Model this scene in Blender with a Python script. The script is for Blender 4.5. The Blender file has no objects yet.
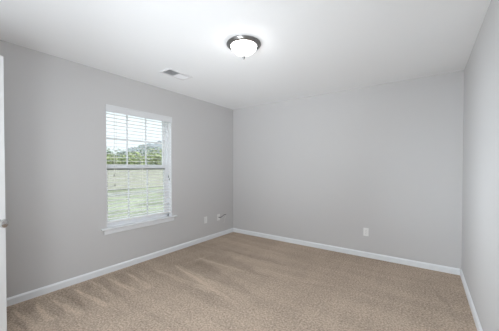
import bpy, bmesh, math, random
from mathutils import Vector, Matrix
random.seed(7)
PI = math.pi
scn = bpy.context.scene
COL = scn.collection

# ------------------------------------------------------------------ camera
camd = bpy.data.cameras.new('camera')
cam = bpy.data.objects.new('camera', camd)
COL.objects.link(cam)
camd.sensor_width = 36.0
camd.sensor_fit = 'HORIZONTAL'
camd.lens = 249.97 / 499 * 36.0
camd.shift_x = 0.0
camd.shift_y = 5.67 / 499
camd.clip_start = 0.02
camd.clip_end = 2000
R_ = Vector((0.81625, 0.57769, 0.00092)); U_ = Vector((-0.0089, 0.01098, 0.9999)); F_ = Vector((-0.57763, 0.81618, -0.0141))
m4 = Matrix.Identity(4)
for i in range(3):
    m4[i][0] = R_[i]; m4[i][1] = U_[i]; m4[i][2] = -F_[i]
m4.translation = Vector((3.1586, -3.8920, 1.2852))
cam.matrix_world = m4
scn.camera = cam

# ------------------------------------------------------------------ world, sun, exposure
world = bpy.data.worlds.new('sky'); scn.world = world
world.use_nodes = True
wn = world.node_tree; wn.nodes.clear()
wo = wn.nodes.new('ShaderNodeOutputWorld'); wb = wn.nodes.new('ShaderNodeBackground')
tc = wn.nodes.new('ShaderNodeTexCoord'); sx = wn.nodes.new('ShaderNodeSeparateXYZ'); cr = wn.nodes.new('ShaderNodeValToRGB')
wn.links.new(tc.outputs['Generated'], sx.inputs[0]); wn.links.new(sx.outputs['Z'], cr.inputs[0])
cr.color_ramp.elements[0].color = (0.86, 0.93, 1.0, 1); cr.color_ramp.elements[1].color = (0.80, 0.88, 1.0, 1)
wn.links.new(cr.outputs[0], wb.inputs['Color'])
wb.inputs['Strength'].default_value = 1.35
wn.links.new(wb.outputs[0], wo.inputs[0])

sd = bpy.data.lights.new('sun', 'SUN'); sd.energy = 4.6; sd.angle = math.radians(3); sd.color = (1.0, 0.95, 0.88)
so = bpy.data.objects.new('sun', sd); COL.objects.link(so)
so.rotation_euler = Vector((0.62, -0.25, 0.75)).to_track_quat('Z', 'Y').to_euler()

# daylight sampling portal in the window opening (guides sky light only)
pd = bpy.data.lights.new('window_portal', 'AREA'); pd.shape = 'RECTANGLE'; pd.size = 0.94; pd.size_y = 1.51
pd.cycles.is_portal = True
po = bpy.data.objects.new('window_portal', pd); COL.objects.link(po)
po.location = (-0.16, -1.95, 1.295); po.rotation_euler = (0, -PI / 2, 0)
po.rotation_euler = Vector((-1, 0, 0)).to_track_quat('Z', 'Y').to_euler()

# added fill lights outside the view, brightening the room; no real fixtures
def area(name, loc, aim, size, power, color, spread):
    d = bpy.data.lights.new(name, 'AREA'); d.shape = 'DISK'; d.size = size; d.energy = power; d.color = color; d.spread = math.radians(spread)
    o = bpy.data.objects.new(name, d); COL.objects.link(o); o.location = loc
    o.rotation_euler = (Vector(loc) - Vector(aim)).to_track_quat('Z', 'Y').to_euler()
    return o
FC = (0.89, 0.95, 1.0)
area('ceiling_fill', (2.2, -4.05, 0.6), (1.1, -0.7, 2.44), 0.5, 5.2, FC, 66)
area('window_side_fill', (0.4, -4.05, 0.5), (1.0, -1.4, 2.44), 0.5, 1.2, FC, 70)
area('rear_fill', (2.1, -4.10, 1.3), (1.6, -0.5, 1.25), 0.7, 25, FC, 170)  # added fill just inside the front wall, not a hall lamp
area('right_wall_fill', (0.45, -3.60, 1.45), (3.51, -1.35, 1.1), 0.4, 7.2, (0.84, 0.93, 1.0), 50)
area('camera_fill', (3.0, -4.08, 1.7), (1.8, -1.5, 1.0), 0.5, 14, FC, 170)
area('side_fill', (0.5, -4.08, 2.1), (3.0, -1.0, 1.1), 0.5, 3.0, FC, 170)

scn.view_settings.view_transform = 'Standard'
scn.view_settings.look = 'None'
scn.view_settings.exposure = 0.19
scn.view_settings.gamma = 1.0
scn.view_settings.use_curve_mapping = False
cy = scn.cycles
cy.use_denoising = True
cy.max_bounces = 16; cy.diffuse_bounces = 12; cy.transparent_max_bounces = 32
cy.sample_clamp_indirect = 8.0
LAMP = 16.0

# ------------------------------------------------------------------ materials
def srgb(r, g, b):
    f = lambda c: (c / 255 / 12.92) if c / 255 <= 0.04045 else ((c / 255 + 0.055) / 1.055) ** 2.4
    return (f(r), f(g), f(b), 1)

def new_mat(name):
    m = bpy.data.materials.new(name); m.use_nodes = True
    nt = m.node_tree
    return m, nt, nt.nodes['Principled BSDF']

def mat(name, col, rough=0.6, metal=0.0, bump=0.0, bscale=200.0, vary=0.0, vscale=5.0, spec=0.5, stretch=None):
    m, nt, b = new_mat(name)
    b.inputs['Base Color'].default_value = col
    b.inputs['Roughness'].default_value = rough
    b.inputs['Metallic'].default_value = metal
    b.inputs['Specular IOR Level'].default_value = spec
    t = nt.nodes.new('ShaderNodeTexCoord')
    mp = nt.nodes.new('ShaderNodeMapping'); nt.links.new(t.outputs['Object'], mp.inputs[0])
    if stretch: mp.inputs['Scale'].default_value = stretch
    if vary:
        n = nt.nodes.new('ShaderNodeTexNoise'); n.inputs['Scale'].default_value = vscale; n.inputs['Detail'].default_value = 4
        nt.links.new(mp.outputs[0], n.inputs['Vector'])
        r = nt.nodes.new('ShaderNodeValToRGB')
        r.color_ramp.elements[0].position = 0.3; r.color_ramp.elements[1].position = 0.7
        r.color_ramp.elements[0].color = tuple(c * (1 - vary) for c in col[:3]) + (1,)
        r.color_ramp.elements[1].color = tuple(min(1, c * (1 + vary)) for c in col[:3]) + (1,)
        nt.links.new(n.outputs['Fac'], r.inputs[0]); nt.links.new(r.outputs[0], b.inputs['Base Color'])
    if bump:
        n = nt.nodes.new('ShaderNodeTexNoise'); n.inputs['Scale'].default_value = bscale; n.inputs['Detail'].default_value = 3
        nt.links.new(t.outputs['Object'], n.inputs['Vector'])
        bp = nt.nodes.new('ShaderNodeBump'); bp.inputs['Strength'].default_value = bump; bp.inputs['Distance'].default_value = 0.002
        nt.links.new(n.outputs['Fac'], bp.inputs['Height']); nt.links.new(bp.outputs[0], b.inputs['Normal'])
    return m

M = {}
M['wall'] = mat('grey_wall_paint', (0.560, 0.553, 0.552, 1), 0.75, bump=0.15, bscale=260, spec=0.25)
M['ceiling'] = mat('white_ceiling_paint', (0.89, 0.90, 0.91, 1), 0.85, bump=0.2, bscale=200, spec=0.2)
M['trim'] = mat('white_trim_paint', (0.76, 0.78, 0.80, 1), 0.35, bump=0.03, bscale=60)
M['door'] = mat('white_door_paint', (0.74, 0.75, 0.76, 1), 0.4, bump=0.05, bscale=120)
M['vinyl'] = mat('white_window_vinyl', (0.86, 0.87, 0.89, 1), 0.35, bump=0.02)
M['blind'] = mat('white_faux_wood_slat', (0.88, 0.88, 0.88, 1), 0.4, bump=0.03, bscale=80)
M['valance'] = mat('white_valance_paint', (0.68, 0.69, 0.70, 1), 0.45, bump=0.02)
M['cord'] = mat('white_blind_cord', (0.75, 0.75, 0.72, 1), 0.8, bump=0.2, bscale=900)
M['tassel'] = mat('grey_cord_tassel', (0.16, 0.16, 0.15, 1), 0.5, bump=0.02)
M['bright_nickel'] = mat('satin_nickel', (0.62, 0.61, 0.60, 1), 0.22, metal=1.0, bump=0.02)
M['rail_shade'] = mat('dark_grey_rail_shade', (0.16, 0.17, 0.16, 1), 0.7, bump=0.02)
M['nickel'] = mat('brushed_nickel', (0.30, 0.295, 0.29, 1), 0.30, metal=1.0, bump=0.05, bscale=500)
M['plastic'] = mat('white_plate_plastic', (0.78, 0.78, 0.77, 1), 0.35, bump=0.01)
M['dark'] = mat('dark_slot', (0.02, 0.02, 0.02, 1), 0.7, bump=0.02)
M['black_cable'] = mat('black_cable_jacket', (0.03, 0.03, 0.03, 1), 0.45, bump=0.02)
M['duct'] = mat('dull_duct_metal', (0.34, 0.34, 0.345, 1), 0.6, metal=0.2, bump=0.05)
M['vent'] = mat('white_register_enamel', (0.78, 0.78, 0.79, 1), 0.4, bump=0.02)
M['fence'] = mat('weathered_tan_board', (0.37, 0.375, 0.335, 1), 0.85, bump=0.4, bscale=12, vary=0.18, vscale=3, stretch=(8, 8, 0.6))
M['grass'] = mat('lawn_grass', (0.26, 0.29, 0.215, 1), 0.95, bump=0.6, bscale=20, vary=0.35, vscale=0.6, spec=0.1)
M['leaf_a'] = mat('yellow_green_foliage', (0.34, 0.40, 0.20, 1), 0.8, vary=0.35, vscale=4, spec=0.2)
M['leaf_b'] = mat('dark_green_foliage', (0.18, 0.24, 0.17, 1), 0.8, vary=0.35, vscale=4, spec=0.2)
M['bark'] = mat('brown_bark', (0.12, 0.09, 0.06, 1), 0.9, bump=0.5, bscale=15, vary=0.3)
M['hill'] = mat('haze_tinted_wooded_hill', (0.22, 0.25, 0.275, 1), 0.95, vary=0.3, vscale=0.12, spec=0.1)  # distance haze mixed into the base colour
M['siding'] = mat('pale_house_siding', (0.62, 0.60, 0.56, 1), 0.8, bump=0.1, bscale=10)
M['shingle'] = mat('grey_roof_shingle', (0.16, 0.16, 0.17, 1), 0.9, bump=0.4, bscale=10, vary=0.2)

# glass pane: clear with a faint reflection
m, nt, b = new_mat('clear_window_glass')
nt.nodes.remove(b)
tr = nt.nodes.new('ShaderNodeBsdfTransparent'); tr.inputs[0].default_value = (0.93, 0.95, 0.94, 1)
gl = nt.nodes.new('ShaderNodeBsdfGlossy'); gl.inputs['Roughness'].default_value = 0.02
mx = nt.nodes.new('ShaderNodeMixShader'); mx.inputs[0].default_value = 0.06
nt.links.new(tr.outputs[0], mx.inputs[1]); nt.links.new(gl.outputs[0], mx.inputs[2])
nt.links.new(mx.outputs[0], nt.nodes['Material Output'].inputs[0])
M['glass'] = m

# lit frosted lamp glass
m, nt, b = new_mat('lit_frosted_lamp_glass')
b.inputs['Base Color'].default_value = (0.9, 0.9, 0.88, 1); b.inputs['Roughness'].default_value = 0.3
b.inputs['Emission Color'].default_value = (1.0, 0.99, 0.98, 1); b.inputs['Emission Strength'].default_value = LAMP
M['lampglass'] = m

# carpet: beige cut pile with vacuum strokes (pile laid two ways)
m, nt, b = new_mat('beige_cut_pile_carpet')
N = nt.nodes; L = nt.links
def node(t, **k):
    n = N.new(t)
    for a, v in k.items(): setattr(n, a, v)
    return n
def math_(op, a, b_=None, c=None, clamp=False):
    n = node('ShaderNodeMath', operation=op, use_clamp=clamp)
    for i, v in enumerate((a, b_, c)):
        if v is None: continue
        if isinstance(v, (int, float)): n.inputs[i].default_value = v
        else: L.new(v, n.inputs[i])
    return n.outputs[0]
def sstep(v, lo, hi, a=0.0, b_=1.0):
    n = node('ShaderNodeMapRange', interpolation_type='SMOOTHSTEP')
    L.new(v, n.inputs['Value'])
    n.inputs['From Min'].default_value = lo; n.inputs['From Max'].default_value = hi
    n.inputs['To Min'].default_value = a; n.inputs['To Max'].default_value = b_
    return n.outputs[0]
tc = node('ShaderNodeTexCoord'); sp = node('ShaderNodeSeparateXYZ'); L.new(tc.outputs['Object'], sp.inputs[0])
X, Y = sp.outputs['X'], sp.outputs['Y']
def noise(scale, detail=3, stretch=(1, 1, 1), rot=0, rough=0.5):
    mp = node('ShaderNodeMapping'); L.new(tc.outputs['Object'], mp.inputs[0])
    mp.inputs['Scale'].default_value = stretch; mp.inputs['Rotation'].default_value = (0, 0, rot)
    n = node('ShaderNodeTexNoise'); n.inputs['Scale'].default_value = scale; n.inputs['Detail'].default_value = detail
    n.inputs['Roughness'].default_value = rough
    L.new(mp.outputs[0], n.inputs['Vector']); return n.outputs['Fac']
warp = math_('MULTIPLY', math_('SUBTRACT', noise(2.2, 2), 0.5), 0.30)
Yw = math_('ADD', Y, warp)
def teeth(period, x0, x1, phase=0.0, soft=0.10, axis=Yw, along=X):
    v = math_('FRACT', math_('ADD', math_('DIVIDE', axis, period), 50.0 + phase))
    t = math_('DIVIDE', math_('SUBTRACT', along, x0), x1 - x0, clamp=True)
    d = math_('SUBTRACT', math_('SUBTRACT', 1.0, t), v)      # >0 : pile laid towards the wall (dark)
    return sstep(d, -soft, soft)
dark1 = teeth(0.165, 0.05, 0.80, soft=0.16)
zone1 = math_('MULTIPLY', sstep(Y, -2.25, -2.10, 1, 0), sstep(X, 0.02, 0.10))
dark2 = teeth(0.42, 0.45, 1.75, phase=0.28)
zone2 = math_('MULTIPLY', math_('MULTIPLY', sstep(Y, -2.25, -2.10), sstep(Y, -0.95, -0.75, 1, 0)), sstep(X, 2.0, 1.6, 0, 1))
streak = noise(1.0, 3, (0.9, 7.0, 1), 0.0)
streak2 = noise(1.0, 2, (7.0, 1.1, 1), 0.25)
big = noise(1.1, 3)
tone = math_('MULTIPLY', math_('MULTIPLY', dark1, zone1), -0.13)
tone = math_('ADD', tone, math_('MULTIPLY', math_('MULTIPLY', dark2, zone2), -0.13))
tone = math_('ADD', tone, math_('MULTIPLY', sstep(streak, 0.38, 0.64, -0.5, 0.5), 0.09))
tone = math_('ADD', tone, math_('MULTIPLY', sstep(streak2, 0.42, 0.60, -0.5, 0.5), 0.05))
tone = math_('ADD', tone, math_('MULTIPLY', math_('SUBTRACT', big, 0.5), 0.25))
def stroke(x0, y0, x1, y1, w0, w1, amp):
    t = math_('DIVIDE', math_('SUBTRACT', X, x0), x1 - x0)
    yc = math_('MULTIPLY_ADD', t, y1 - y0, y0)
    w = math_('MAXIMUM', math_('MULTIPLY_ADD', t, w1 - w0, w0), 0.004)
    d = math_('DIVIDE', math_('ABSOLUTE', math_('SUBTRACT', Ys, yc)), w)
    return math_('MULTIPLY', math_('MULTIPLY', sstep(d, 0.45, 1.1, 1, 0), sstep(math_('ABSOLUTE', math_('SUBTRACT', t, 0.5)), 0.36, 0.56, 1, 0)), amp)
Ys = math_('ADD', Y, math_('MULTIPLY', math_('SUBTRACT', noise(5, 3), 0.5), 0.06))
for st_ in ((0.10, -3.42, 0.62, -3.36, 0.015, 0.05, 0.14), (0.12, -3.30, 0.66, -3.26, 0.012, 0.05, 0.22), (0.16, -3.15, 0.60, -3.16, 0.010, 0.035, 0.22),
            (0.18, -3.04, 0.72, -2.97, 0.015, 0.05, 0.24), (0.12, -2.82, 0.78, -2.77, 0.012, 0.045, 0.26), (0.06, -2.63, 0.50, -2.64, 0.012, 0.03, 0.2),
            (0.10, -2.49, 0.70, -2.47, 0.012, 0.04, 0.24), (0.22, -2.28, 0.80, -2.34, 0.012, 0.05, 0.24), (0.35, -2.02, 1.35, -2.02, 0.03, 0.05, 0.17),
            (0.40, -1.78, 1.70, -2.05, 0.02, 0.035, 0.20), (0.49, -1.80, 0.60, -1.25, 0.02, 0.10, 0.14), (0.55, -1.43, 1.35, -1.42, 0.02, 0.02, 0.15),
            (0.95, -1.87, 1.75, -1.92, 0.05, 0.07, 0.14), (0.60, -1.55, 1.30, -1.66, 0.09, 0.03, -0.10), (1.2, -1.2, 2.1, -1.25, 0.02, 0.02, 0.08),
            (0.20, -2.92, 0.62, -2.90, 0.05, 0.02, -0.08), (0.14, -2.72, 0.58, -2.70, 0.05, 0.02, -0.08), (0.14, -3.22, 0.5, -3.20, 0.04, 0.02, -0.08),
            (2.05, -1.28, 2.6, -1.18, 0.03, 0.07, -0.10), (3.22, -0.62, 3.36, -0.98, 0.04, 0.10, -0.09), (0.5, -0.55, 1.6, -0.60, 0.03, 0.04, 0.06)):
    tone = math_('ADD', tone, stroke(*st_))
speck = math_('MULTIPLY', math_('SUBTRACT', noise(60, 4, rough=0.8), 0.5), 3.0)
tone = math_('ADD', math_('ADD', tone, speck), 1.0)
vm = node('ShaderNodeVectorMath', operation='SCALE'); vm.inputs[0].default_value = (0.475, 0.382, 0.304)
L.new(tone, vm.inputs['Scale']); L.new(vm.outputs[0], b.inputs['Base Color'])
b.inputs['Roughness'].default_value = 1.0; b.inputs['Specular IOR Level'].default_value = 0.05
bp = node('ShaderNodeBump'); bp.inputs['Strength'].default_value = 0.7; bp.inputs['Distance'].default_value = 0.012
L.new(noise(110, 3, rough=0.7), bp.inputs['Height']); L.new(bp.outputs[0], b.inputs['Normal'])
M['carpet'] = m

# ------------------------------------------------------------------ helpers
def add_box(bm, lo, hi):
    v = [bm.verts.new((x, y, z)) for x in (lo[0], hi[0]) for y in (lo[1], hi[1]) for z in (lo[2], hi[2])]
    for f in ((0, 1, 3, 2), (4, 6, 7, 5), (0, 4, 5, 1), (2, 3, 7, 6), (0, 2, 6, 4), (1, 5, 7, 3)):
        bm.faces.new([v[i] for i in f])
    return v

def add_lathe(bm, prof, n=48, T=Matrix.Identity(4)):
    rings = []
    for r, z in prof:
        if r < 1e-6: rings.append([bm.verts.new(T @ Vector((0, 0, z)))])
        else: rings.append([bm.verts.new(T @ Vector((r * math.cos(2 * PI * k / n), r * math.sin(2 * PI * k / n), z))) for k in range(n)])
    for a, b2 in zip(rings, rings[1:]):
        for k in range(n):
            q = [a[k % len(a)], a[(k + 1) % len(a)], b2[(k + 1) % len(b2)], b2[k % len(b2)]]
            u = []
            for x in q:
                if x not in u: u.append(x)
            if len(u) > 2: bm.faces.new(u)

def add_tube(bm, pts, r, n=8):
    pts = [Vector(p) for p in pts]
    rings = []
    up = Vector((0, 0, 1))
    for i, p in enumerate(pts):
        d = (pts[min(i + 1, len(pts) - 1)] - pts[max(i - 1, 0)]).normalized()
        a = d.cross(up)
        if a.length < 1e-3: a = d.cross(Vector((0, 1, 0)))
        a.normalize(); b2 = d.cross(a)
        rr = r[i] if isinstance(r, (list, tuple)) else r
        rings.append([bm.verts.new(p + a * rr * math.cos(2 * PI * k / n) + b2 * rr * math.sin(2 * PI * k / n)) for k in range(n)])
    for a, b2 in zip(rings, rings[1:]):
        for k in range(n): bm.faces.new((a[k], a[(k + 1) % n], b2[(k + 1) % n], b2[k]))
    bm.faces.new(rings[0]); bm.faces.new(rings[-1])

def extrude_profile(bm, prof, A, B, nrm):
    """prof: (out, z) points; swept from A to B; nrm = horizontal outward direction."""
    A, B, nrm = Vector(A), Vector(B), Vector(nrm)
    a = [bm.verts.new(A + nrm * o + Vector((0, 0, z))) for o, z in prof]
    b2 = [bm.verts.new(B + nrm * o + Vector((0, 0, z))) for o, z in prof]
    n = len(prof)
    for k in range(n): bm.faces.new((a[k], a[(k + 1) % n], b2[(k + 1) % n], b2[k]))
    bm.faces.new(a); bm.faces.new(b2)

def obj(name, bm, m, parent=None, smooth=False, bevel=0.0, loc=None):
    bmesh.ops.recalc_face_normals(bm, faces=bm.faces)
    me = bpy.data.meshes.new(name); bm.to_mesh(me); bm.free()
    me.materials.append(m)
    if smooth:
        for p in me.polygons: p.use_smooth = True
    o = bpy.data.objects.new(name, me); COL.objects.link(o)
    if loc: o.location = loc
    if parent: o.parent = parent
    if bevel:
        md = o.modifiers.new('bevel', 'BEVEL'); md.width = bevel; md.segments = 2; md.limit_method = 'ANGLE'
    if smooth:
        md = o.modifiers.new('edges', 'EDGE_SPLIT'); md.split_angle = math.radians(40)
    return o

def boxes(name, lst, m, parent=None, bevel=0.0):
    bm = bmesh.new()
    for lo, hi in lst: add_box(bm, lo, hi)
    return obj(name, bm, m, parent, bevel=bevel)

def empty(name, loc=(0, 0, 0), rz=0.0):
    o = bpy.data.objects.new(name, None); COL.objects.link(o)
    o.location = loc; o.rotation_euler = (0, 0, rz); o.empty_display_size = 0.1
    return o

def tag(o, label=None, cat=None, group=None, kind=None):
    if label: o['label'] = label
    if cat: o['category'] = cat
    if group: o['group'] = group
    if kind: o['kind'] = kind
    return o

def struct(o, label, cat): return tag(o, label, cat, kind='structure')

# ------------------------------------------------------------------ room shell
W, FY, H, T = 3.5117, -4.125, 2.44, 0.15
OY0, OY1, OZ0, OZ1 = -2.425, -1.478, 0.545, 2.05      # window opening
DX0, DX1, DZ = 1.27, 2.09, 2.05                        # doorway in the front wall

struct(boxes('floor', [((-T, FY - T, -0.10), (W + T, T, 0.0))], M['carpet']), 'beige cut pile carpet with vacuum marks over the whole floor', 'floor')
struct(boxes('ceiling', [((-T, FY - T, H), (W + T, T, H + 0.12))], M['ceiling']), 'smooth white painted ceiling', 'ceiling')
struct(boxes('wall_left', [((-T, FY - T, 0), (0, OY0, H)), ((-T, OY1, 0), (0, T, H)),
                           ((-T, OY0, 0), (0, OY1, OZ0)), ((-T, OY0, OZ1), (0, OY1, H))], M['wall']), 'light grey painted wall with the window', 'wall')
struct(boxes('wall_back', [((0, 0, 0), (W, T, H))], M['wall']), 'light grey painted wall facing the camera, with one outlet', 'wall')
struct(boxes('wall_right', [((W, FY - T, 0), (W + T, T, H))], M['wall']), 'light grey painted wall at the right edge', 'wall')
struct(boxes('wall_front', [((0, FY - T, 0), (DX0, FY, H)), ((DX1, FY - T, 0), (W, FY, H)), ((DX0, FY - T, DZ), (DX1, FY, H))], M['wall']),
       'light grey wall behind the camera with the doorway', 'wall')

BB = 0.076
prof = [(0, 0), (0.014, 0), (0.014, BB - 0.018), (0.011, BB - 0.010), (0.006, BB - 0.004), (0.004, BB), (0, BB)]
def baseboard(name, segs, label):
    bm = bmesh.new()
    for A, B, n in segs: extrude_profile(bm, prof, A, B, n)
    return struct(obj(name, bm, M['trim']), label, 'baseboard')
baseboard('baseboard_left', [((0, FY, 0), (0, 0, 0), (1, 0, 0))], 'white baseboard along the window wall')
baseboard('baseboard_back', [((0.014, 0, 0), (W - 0.014, 0, 0), (0, -1, 0))], 'white baseboard along the back wall')
baseboard('baseboard_right', [((W, FY, 0), (W, 0, 0), (-1, 0, 0))], 'white baseboard along the right wall')
baseboard('baseboard_front', [((0.014, FY, 0), (DX0 - 0.07, FY, 0), (0, 1, 0)), ((DX1 + 0.07, FY, 0), (W - 0.014, FY, 0), (0, 1, 0))], 'white baseboard along the doorway wall')

# doorway casing
struct(boxes('trim_1', [((DX0 - 0.065, FY, 0), (DX0, FY + 0.016, DZ + 0.065)), ((DX1, FY, 0), (DX1 + 0.065, FY + 0.016, DZ + 0.065)),
                        ((DX0, FY, DZ), (DX1, FY + 0.016, DZ + 0.065))], M['trim'], bevel=0.004), 'white casing around the doorway', 'trim')

# ------------------------------------------------------------------ door (open, leaf parallel to the window wall)
door = empty('door_1', (1.284, -4.118, 0), 0.606); struct(door, 'white panelled door standing open at the left edge, with a nickel knob', 'door')
DW, DH, DT = 0.79, 2.03, 0.035
bm = bmesh.new()
st, z0 = 0.115, 0.012
rails = [z0, 0.24, 0.90, 1.02, 1.62, 1.72, 1.915, DH]
for y0, y1 in ((0, st), (DW / 2 - 0.055, DW / 2 + 0.055), (DW - st, DW)): add_box(bm, (-DT, y0, z0), (0, y1, DH))
for a, b2 in ((0, 1), (2, 3), (4, 5), (6, 7)):
    for y0, y1 in ((st, DW / 2 - 0.055), (DW / 2 + 0.055, DW - st)): add_box(bm, (-DT, y0, rails[a]), (0, y1, rails[b2]))
leaf = obj('door_leaf', bm, M['door'], door)
for a, b2 in ((1, 2), (3, 4), (5, 6)):
    for y0, y1 in ((st, DW / 2 - 0.055), (DW / 2 + 0.055, DW - st)):
        bm = bmesh.new()
        add_box(bm, (-DT + 0.010, y0, rails[a]), (-0.010, y1, rails[b2]))
        add_box(bm, (-DT + 0.004, y0 + 0.03, rails[a] + 0.03), (-0.004, y1 - 0.03, rails[b2] - 0.03))
        obj('door_panel', bm, M['door'], leaf, bevel=0.004)
for s in (1, -1):
    Tm = Matrix.Translation((0 if s > 0 else -DT, DW - 0.060, 0.918)) @ Matrix.Rotation(s * PI / 2, 4, 'Y')
    bm = bmesh.new()
    add_lathe(bm, [(0, 0), (0.032, 0), (0.032, 0.004), (0.028, 0.008), (0.013, 0.011), (0.011, 0.026), (0.018, 0.032), (0.0265, 0.042),
                   (0.028, 0.050), (0.025, 0.058), (0.015, 0.063), (0, 0.064)], 32, Tm)
    tag(obj('door_knob', bm, M['bright_nickel'], door, smooth=True), 'round brushed nickel knob')
for z in (0.2, 1.0, 1.8):
    bm = bmesh.new(); add_tube(bm, [(0.004, 0.002, z), (0.004, 0.002, z + 0.09)], 0.006, 10)
    tag(obj('hinge', bm, M['nickel'], door, smooth=True), 'nickel hinge')

# ------------------------------------------------------------------ window
win = empty('window_1', (0, 0, 0)); struct(win, 'white double hung window with divided panes in the left wall', 'window')
GX = -0.09
GY0, GY1, GZ0, GZ1 = -2.378, -1.556, 0.62, 1.995      # glass limits
bm = bmesh.new()
add_box(bm, (-T, OY0, OZ0), (-0.062, OY0 + 0.028, OZ1)); add_box(bm, (-T, OY1 - 0.038, OZ0), (-0.062, OY1, OZ1))
add_box(bm, (-T, OY0, OZ1 - 0.028), (-0.062, OY1, OZ1)); add_box(bm, (-T, OY0, OZ0), (-0.062, OY1, OZ0 + 0.035))
obj('window_frame', bm, M['vinyl'], win, bevel=0.003)
# drywall-return lining in white
boxes('jamb_lining', [((-0.062, OY0, OZ0), (-0.001, OY0 + 0.004, OZ1)), ((-0.062, OY1 - 0.004, OZ0), (-0.001, OY1, OZ1)),
                      ((-0.062, OY0, OZ1 - 0.004), (-0.001, OY1, OZ1))], M['vinyl'], win)
def sash(name, x, z0, z1, gz0, gz1):
    ys0, ys1 = OY0 + 0.024, OY1 - 0.034
    bm = bmesh.new()
    add_box(bm, (x - 0.014, ys0, z0), (x + 0.014, GY0, z1)); add_box(bm, (x - 0.014, GY1, z0), (x + 0.014, ys1, z1))
    add_box(bm, (x - 0.014, GY0, z0), (x + 0.014, GY1, gz0)); add_box(bm, (x - 0.014, GY0, gz1), (x + 0.014, GY1, z1))
    s = obj(name, bm, M['vinyl'], win, bevel=0.002)
    bm = bmesh.new()
    w3 = (GY1 - GY0) / 3; mw = 0.008; zm = (gz0 + gz1) / 2
    for k in (1, 2): add_box(bm, (x - 0.004, GY0 + k * w3 - mw, gz0), (x + 0.007, GY0 + k * w3 + mw, gz1))
    for k in range(3): add_box(bm, (x - 0.004, GY0 + k * w3 + (mw if k else 0), zm - mw), (x + 0.007, GY0 + (k + 1) * w3 - (mw if k < 2 else 0), zm + mw))
    obj('muntin_grid', bm, M['vinyl'], s)
    bm = bmesh.new(); add_box(bm, (x - 0.009, GY0 - 0.004, gz0 - 0.004), (x - 0.006, GY1 + 0.004, gz1 + 0.004))
    obj('glass_pane', bm, M['glass'], s)
    return s
sash('upper_sash', -0.117, 1.262, OZ1 - 0.024, 1.318, GZ1)
ls = sash('lower_sash', -0.085, OZ0 + 0.030, 1.306, GZ0, 1.256)
tag(boxes('rail_shade_strip', [((-0.0705, GY0 - 0.01, 1.256), (-0.066, GY1 + 0.01, 1.279))], M['rail_shade'], ls), 'dark grey strip painted as shade under the meeting rail')  # shadow band below the rail, modelled as a dark strip
boxes('sash_lock', [((-0.098, -1.99, 1.306), (-0.072, -1.93, 1.314)), ((-0.090, -1.965, 1.314), (-0.078, -1.925, 1.322))], M['vinyl'], ls, bevel=0.002)
# stool and apron
bm = bmesh.new()
add_box(bm, (-0.062, OY0 + 0.0, OZ0 - 0.004), (0.0, OY1, OZ0 + 0.004))
extrude_profile(bm, [(0, -0.016), (0.030, -0.016), (0.036, -0.012), (0.038, -0.006), (0.036, 0.001), (0.030, 0.004), (0, 0.004)],
                (0, -2.492, OZ0), (0, -1.402, OZ0), (1, 0, 0))
obj('window_sill', bm, M['trim'], win)
bm = bmesh.new()
extrude_profile(bm, [(0, 0), (0.006, 0), (0.012, 0.008), (0.014, 0.020), (0.014, 0.060), (0, 0.060)], (0, -2.452, OZ0 - 0.076), (0, -1.440, OZ0 - 0.076), (1, 0, 0))
obj('sill_apron', bm, M['trim'], win)

# ------------------------------------------------------------------ blind
bl = empty('window_blind', (-0.027, -1.951, OZ1 - 0.005))
tag(bl, 'white horizontal slat blind lowered with open slats, hanging in the window', 'blind')
def bo(name, bm, m, parent=bl, **k):      # world-coordinates mesh under the blind
    bmesh.ops.translate(bm, verts=bm.verts, vec=-Vector(bl.location) if parent is bl else Vector((0, 0, 0)))
    return obj(name, bm, m, parent, **k)
by0, by1 = OY0 + 0.007, OY1 - 0.007
bm = bmesh.new(); add_box(bm, (-0.052, by0 + 0.004, 2.000), (-0.004, by1 - 0.004, 2.043)); bo('headrail', bm, M['blind'], bevel=0.002)
bm = bmesh.new()
extrude_profile(bm, [(0, 0), (0.010, 0), (0.013, 0.010), (0.010, 0.018), (0.010, 0.066), (0.013, 0.074), (0.010, 0.084), (0, 0.084)],
                (0.001, OY0 - 0.004, 1.962), (0.001, OY1 + 0.004, 1.962), (1, 0, 0))
bo('valance', bm, M['valance'])
sp_ = 0.0445; zt = 1.945; n = 30; zs = [zt - i * sp_ for i in range(n)]
bm = bmesh.new()
SX, hw, th = -0.027, 0.0252, 0.0034
tilt = math.radians(-2.5)
for z in zs:
    pr = []
    for k in range(5):
        u = -1 + k / 2; pr.append((u * hw, 0.0018 * (1 - u * u)))
    pts = [(a, c + th / 2) for a, c in pr] + [(a, c - th / 2) for a, c in reversed(pr)]
    pts = [(a * math.cos(tilt) - c * math.sin(tilt), a * math.sin(tilt) + c * math.cos(tilt)) for a, c in pts]
    extrude_profile(bm, pts, (SX, by0, z), (SX, by1, z), (1, 0, 0))
bo('slats', bm, M['blind'])
zb = zs[-1] - sp_ + 0.004
bm = bmesh.new(); add_box(bm, (SX - 0.025, by0, zb - 0.010), (SX + 0.025, by1, zb + 0.008)); bo('bottom_rail', bm, M['blind'], bevel=0.003)
for y in (-2.30, -1.951, -1.60):
    bm = bmesh.new()
    for dx in (-0.0262, 0.0262): add_tube(bm, [(SX + dx, y, zb), (SX + dx, y, 2.0)], 0.0009, 5)
    add_tube(bm, [(SX, y + 0.012, zb), (SX, y + 0.012, 2.0)], 0.0009, 5)
    for z in zs: add_tube(bm, [(SX - 0.026, y, z - 0.003), (SX + 0.026, y, z - 0.003)], 0.0006, 4)
    bo('ladder_cord', bm, M['cord'])
cx_ = 0.0035
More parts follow.
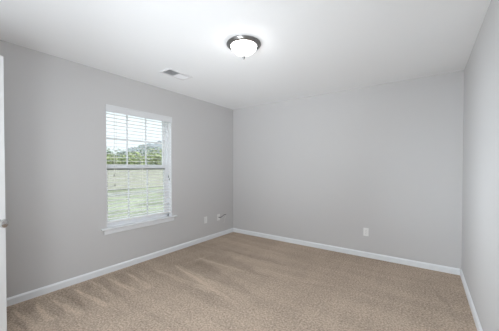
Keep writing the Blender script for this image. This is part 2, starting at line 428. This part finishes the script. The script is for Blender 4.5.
for y, z in ((-2.335, 1.205), (-2.325, 1.085)):
    bm = bmesh.new(); add_tube(bm, [(cx_, y, z), (cx_, y, 1.965)], 0.0012, 5); lc = bo('lift_cord', bm, M['cord'])
    bm = bmesh.new()
    add_lathe(bm, [(0, 0.034), (0.003, 0.032), (0.0045, 0.020), (0.0075, 0.004), (0.008, 0), (0, 0)], 14, Matrix.Translation((cx_ - bl.location.x, y - bl.location.y, z - 0.03 - bl.location.z)))
    t_ = obj('tassel', bm, M['tassel'], lc, smooth=True); tag(t_, 'dark grey cord tassel')
for y, z in ((-1.535, 1.165), (-1.522, 1.125)):
    bm = bmesh.new(); add_tube(bm, [(cx_, y, z), (cx_, y, 1.965)], 0.0012, 5); lc = bo('tilt_cord', bm, M['cord'])
    bm = bmesh.new()
    add_lathe(bm, [(0, 0.034), (0.003, 0.032), (0.0045, 0.020), (0.0075, 0.004), (0.008, 0), (0, 0)], 14, Matrix.Translation((cx_ - bl.location.x, y - bl.location.y, z - 0.03 - bl.location.z)))
    t_ = obj('tassel', bm, M['tassel'], lc, smooth=True); tag(t_, 'dark grey cord tassel')

# ------------------------------------------------------------------ ceiling light
lt = empty('ceiling_light', (1.76, -2.01, H)); tag(lt, 'round flush ceiling light with nickel ring and lit white glass bowl', 'ceiling light')
bm = bmesh.new()
add_lathe(bm, [(0, -0.001), (0.154, -0.001), (0.158, -0.005), (0.160, -0.011), (0.157, -0.016), (0.150, -0.018), (0.147, -0.023),
               (0.141, -0.028), (0.133, -0.031), (0.125, -0.032), (0.121, -0.030), (0.124, -0.018), (0, -0.016)], 72)
tag(obj('ceiling_ring', bm, M['nickel'], lt, smooth=True), 'brushed nickel stepped ring')
bm = bmesh.new()
R = 0.119; dep = 0.076
pf = [(R, -0.022)] + [(R * math.cos(a), -0.026 - dep * math.sin(a) ** 1.15) for a in [k * PI / 2 / 14 for k in range(1, 14)]] + [(0.004, -0.026 - dep)]
inn = [(0.004, -0.022 - dep)] + [(x - 0.004, z + 0.004) for x, z in reversed(pf[:-1])]
add_lathe(bm, pf + inn + [pf[0]], 64)
tag(obj('glass_bowl', bm, M['lampglass'], lt, smooth=True), 'lit frosted white glass bowl')
bm = bmesh.new(); zf = -0.026 - dep
add_lathe(bm, [(0, zf + 0.003), (0.017, zf + 0.001), (0.020, zf - 0.004), (0.019, zf - 0.008), (0.012, zf - 0.013), (0.013, zf - 0.019), (0.012, zf - 0.027), (0.008, zf - 0.036), (0.004, zf - 0.045), (0, zf - 0.050)], 24)
tag(obj('finial', bm, M['nickel'], lt, smooth=True), 'nickel finial')

# ------------------------------------------------------------------ ceiling register
vt = empty('ceiling_vent', (0.625, -1.875, H)); tag(vt, 'white rectangular air vent in the ceiling near the window', 'vent')
hx, hy = 0.098, 0.178
bm = bmesh.new()
def ring(bm, ox, oy, ix, iy, z0, z1):
    add_box(bm, (-ox, -oy, z0), (-ix, oy, z1)); add_box(bm, (ix, -oy, z0), (ox, oy, z1))
    add_box(bm, (-ix, -oy, z0), (ix, -iy, z1)); add_box(bm, (-ix, iy, z0), (ix, oy, z1))
ring(bm, hx, hy, 0.070, 0.150, -0.009, -0.0005)
obj('vent_frame', bm, M['vent'], vt, bevel=0.003)
bm = bmesh.new(); add_box(bm, (-0.070, -0.150, -0.0012), (0.070, 0.150, -0.0004)); tag(obj('duct_opening', bm, M['duct'], vt), 'dark grey opening behind the louvers')
for half, sgn in ((-1, 1), (1, -1)):
    bm = bmesh.new()
    y = 0.010
    while y < 0.145:
        yc = half * y; a = math.radians(38) * sgn
        for dx0, dx1 in ((-0.069, 0.069 if half < 0 else 0.058),):  # second bank cut short, bared grey duct draws a shadow line
            c, s = math.cos(a), math.sin(a); w = 0.0075
            p = [(-w * c, -w * s), (w * c, w * s)]
            q = [(p[0][0] + s * 0.0005, p[0][1] - c * 0.0005), (p[1][0] + s * 0.0005, p[1][1] - c * 0.0005), (p[1][0] - s * 0.0005, p[1][1] + c * 0.0005), (p[0][0] - s * 0.0005, p[0][1] + c * 0.0005)]
            A = [bm.verts.new((dx0, yc + u, -0.0068 + v)) for u, v in q]; B = [bm.verts.new((dx1, yc + u, -0.0068 + v)) for u, v in q]
            for k in range(4): bm.faces.new((A[k], A[(k + 1) % 4], B[(k + 1) % 4], B[k]))
            bm.faces.new(A); bm.faces.new(B)
        y += 0.0125
    obj('louver_bank', bm, M['vent'], vt)
bm = bmesh.new(); add_box(bm, (0.074, 0.10, -0.020), (0.080, 0.106, -0.006)); obj('damper_lever', bm, M['vent'], vt)
for s in (-1, 1):
    bm = bmesh.new(); add_lathe(bm, [(0, -0.0085), (0.003, -0.008), (0.004, -0.006), (0, -0.006)], 12, Matrix.Translation((0, s * 0.164, 0))); obj('screw', bm, M['nickel'], vt)

# ------------------------------------------------------------------ wall outlets (local: +Y is out of the wall, X along it)
def outlet(name, loc, rz, label):
    o = empty(name, loc, rz); tag(o, label, 'outlet', 'electrical outlets low on the walls')
    boxes('cover_plate', [((-0.035, 0.0003, -0.0575), (0.035, 0.006, 0.0575))], M['plastic'], o, bevel=0.0025)
    for z in (0.0195, -0.0195):
        bm = bmesh.new()
        ring_ = [bm.verts.new((min(max(0.0175 * math.cos(2 * PI * k / 32), -0.0155), 0.0155), 0.0055, z + 0.0145 * math.sin(2 * PI * k / 32))) for k in range(32)]
        f = bm.faces.new(ring_); r = bmesh.ops.extrude_face_region(bm, geom=[f])
        bmesh.ops.translate(bm, verts=[v for v in r['geom'] if isinstance(v, bmesh.types.BMVert)], vec=(0, 0.0022, 0))
        fc = obj('socket_face', bm, M['plastic'], o)
        boxes('slots', [((-0.0068, 0.0076, z + 0.000), (-0.0052, 0.0079, z + 0.008)), ((0.0052, 0.0076, z + 0.001), (0.0068, 0.0079, z + 0.007)),
                        ((-0.002, 0.0076, z - 0.009), (0.002, 0.0079, z - 0.005))], M['dark'], fc)
    bm = bmesh.new(); add_lathe(bm, [(0, 0.0015), (0.002, 0.0012), (0.003, 0), (0, 0)], 12, Matrix.Translation((0, 0.006, 0)) @ Matrix.Rotation(-PI / 2, 4, 'X'))
    obj('screw', bm, M['nickel'], o)
    return o
outlet('wall_outlet', (2.458, 0, 0.363), PI, 'white duplex outlet on the back wall, right of its middle')
outlet('wall_outlet', (0, -0.765, 0.366), -PI / 2, 'white duplex outlet on the left wall between window and cable plate')

# cable plate with a short dark cable
cp = empty('cable_plate', (0, -0.432, 0.360), -PI / 2); tag(cp, 'white cable wall plate on the left wall near the corner', 'wall plate')
boxes('cover_plate', [((-0.035, 0.0003, -0.0575), (0.035, 0.006, 0.0575))], M['plastic'], cp, bevel=0.0025)
bm = bmesh.new(); add_lathe(bm, [(0, 0), (0.008, 0), (0.008, 0.003), (0.0048, 0.003), (0.0048, 0.011), (0, 0.011)], 20, Matrix.Translation((0, 0.006, 0)) @ Matrix.Rotation(-PI / 2, 4, 'X'))
tag(obj('cable_jack', bm, M['nickel'], cp, smooth=True), 'metal threaded jack')
for z in (0.042, -0.042):
    bm = bmesh.new(); add_lathe(bm, [(0, 0.0015), (0.002, 0.0012), (0.003, 0), (0, 0)], 12, Matrix.Translation((0, 0.006, z)) @ Matrix.Rotation(-PI / 2, 4, 'X')); obj('screw', bm, M['nickel'], cp)
def spline(pts, n=10):
    P = [Vector(p) for p in pts]; P = [2 * P[0] - P[1]] + P + [2 * P[-1] - P[-2]]; out = []
    for i in range(1, len(P) - 2):
        for k in range(n):
            t = k / n; a, b2, c, d = P[i - 1:i + 3]
            out.append(0.5 * ((2 * b2) + (c - a) * t + (2 * a - 5 * b2 + 4 * c - d) * t * t + (3 * b2 - a - 3 * c + d) * t ** 3))
    return out + [P[-2]]
cb = empty('coaxial_cable', (0.017, -0.432, 0.360)); tag(cb, 'short dark cable with a white tail, plugged into the wall plate near the corner', 'cable')
bm = bmesh.new(); add_tube(bm, spline([(0, 0, 0), (0.028, 0.006, 0.002), (0.040, 0.035, 0.014), (0.036, 0.085, 0.032), (0.030, 0.130, 0.036), (0.024, 0.158, 0.030)]), 0.005, 8)
obj('cable_jacket', bm, M['black_cable'], cb, smooth=True)
bm = bmesh.new(); add_tube(bm, [(0.024, 0.156, 0.031), (0.022, 0.176, 0.025)], 0.0065, 10); tag(obj('cable_connector', bm, M['nickel'], cb, smooth=True), 'metal end connector')
bm = bmesh.new(); add_tube(bm, [(-0.002, 0, 0), (0.014, 0.001, 0)], 0.0068, 10); tag(obj('cable_connector', bm, M['black_cable'], cb, smooth=True), 'dark plug at the wall plate')

bm = bmesh.new(); add_tube(bm, spline([(0.022, 0.176, 0.025), (0.016, 0.172, 0.0), (0.010, 0.150, -0.050), (0.006, 0.140, -0.105), (0.004, 0.128, -0.120)]), 0.0035, 8)
tag(obj('cable_tail', bm, M['plastic'], cb, smooth=True), 'thin white tail')

# ------------------------------------------------------------------ outdoors
GZ = -0.30
bm = bmesh.new(); add_box(bm, (-160, -90, GZ - 0.2), (-T, 110, GZ))
struct(obj('ground', bm, M['grass']), 'green lawn outside the window', 'lawn')
fx = -14.5
fr = empty('wooden_fence', (fx, 8, GZ)); tag(fr, 'tan board privacy fence across the lawn outside the window', 'fence')
bm = bmesh.new(); y = -18.0
while y < 26:
    h = 1.78 + random.uniform(-0.012, 0.012); add_box(bm, (0, y, 0.04), (0.02, y + 0.138, h)); y += 0.143
obj('board_panel', bm, M['fence'], fr)
bm = bmesh.new()
for z in (0.35, 1.45): add_box(bm, (-0.04, -18, z), (-0.001, 26, z + 0.09))
obj('fence_rail', bm, M['fence'], fr)
for k in range(19):
    y = -18 + k * 2.4; boxes('fence_post', [((-0.13, y, -0.02), (-0.041, y + 0.09, 1.80))], M['fence'], fr)

def bush(name, loc, hgt, wid, m, label, seed):
    rnd = random.Random(seed)
    o = empty(name, loc); tag(o, label, 'tree', 'trees behind the fence')
    bm = bmesh.new(); th = hgt * 0.55
    add_tube(bm, [(0, 0, -0.05), (0.05, 0.03, th * 0.5), (0, 0.08, th), (0.03, 0.05, hgt * 0.8)], [0.11, 0.09, 0.06, 0.02], 8)
    for k in range(4):
        a = rnd.uniform(0, 2 * PI); add_tube(bm, [(0, 0.03, th * 0.7), (math.cos(a) * wid * 0.25, math.sin(a) * wid * 0.25, hgt * 0.72)], [0.04, 0.015], 6)
    obj('trunk', bm, M['bark'], o)
    bm = bmesh.new()
    for k in range(1500):
        u = rnd.random() ** 0.45; a = rnd.uniform(0, 2 * PI); e = rnd.uniform(-1, 1)
        r = u * wid / 2 * math.sqrt(1 - e * e) * (1 + 0.18 * math.sin(3 * a + seed)); z = hgt * 0.58 + e * u * hgt * 0.42
        c = Vector((r * math.cos(a), r * math.sin(a), z)); s = rnd.uniform(0.07, 0.15)
        q = Matrix.Rotation(rnd.uniform(0, 6.28), 3, 'Z') @ Matrix.Rotation(rnd.uniform(-1.2, 1.2), 3, 'X')
        vs = [bm.verts.new(c + q @ Vector(p) * s) for p in ((-1, 0, 0), (0, -0.5, 0.1), (1, 0, 0), (0, 0.5, 0.1))]
        bm.faces.new((vs[0], vs[1], vs[2])); bm.faces.new((vs[0], vs[2], vs[3]))
    obj('foliage', bm, m, o)
C0 = Vector((3.1586, -3.892, 1.285))
def at(px, x):        # point on the plane X = x seen in photo column px (used for laying out the yard)
    d = F_ + R_ * ((px - 249.5) / 250.0); t = (x - C0.x) / d.x; return C0.y + t * d.y
spec = [(104, -21, 3.7, 2.6, 'leaf_b', 'dark green tree seen through the left column of window panes'),
        (112, -17.0, 2.7, 1.7, 'leaf_a', 'low yellowish tree beside the dark one at the left of the window'),
        (124, -22.5, 3.6, 2.6, 'leaf_b', 'dark green tree behind the left window muntin'),
        (134, -17.2, 3.0, 2.4, 'leaf_a', 'yellow green tree in the middle column of window panes'),
        (144, -26.5, 4.6, 3.2, 'leaf_b', 'dark tree behind the right window muntin'),
        (157, -17.5, 3.5, 2.4, 'leaf_a', 'tall yellow green tree seen through the right column of panes'),
        (168, -29, 4.9, 3.6, 'leaf_b', 'dark tree at the right edge of the window view')]
for i, (px, x, h, w, mm, lab) in enumerate(spec):
    bush('yard_tree', (x, at(px, x), GZ), h - GZ * 0, w, M[mm], lab, 11 + i)

# distant wooded ridge, coloured with painted haze
bm = bmesh.new()
hx0 = -150.0; prev = None; cols = 60
ya, yb = at(60, hx0), at(210, hx0)
grid = []
for i in range(cols + 1):
    px = 60 + 150 * i / cols
    y = ya + (yb - ya) * i / cols
    d = F_ + R_ * ((px - 249.5) / 250.0)
    # crest profile in real metres, rising to the right
    t = (y - ya) / (yb - ya)
    crest = 7 + 14 * (1 / (1 + math.exp(-(t - 0.36) * 14))) + 0.7 * math.sin(t * 23) + 0.4 * math.sin(t * 61)
    row = []
    for j in range(9):
        s = j / 8
        row.append(bm.verts.new((hx0 + 30 * (1 - s) - 0 * s, y, GZ - 0.1 + crest * (s ** 0.7) + 0.5 * math.sin(i * 1.7 + j * 2.1) * (0 < j))))
    row.append(bm.verts.new((hx0 - 30, y, GZ - 0.1)))
    grid.append(row)
for a, b2 in zip(grid, grid[1:]):
    for j in range(9): bm.faces.new((a[j], a[j + 1], b2[j + 1], b2[j]))
struct(obj('hills', bm, M['hill']), 'wooded ridge beyond the trees, painted blue grey with distance haze', 'hill')
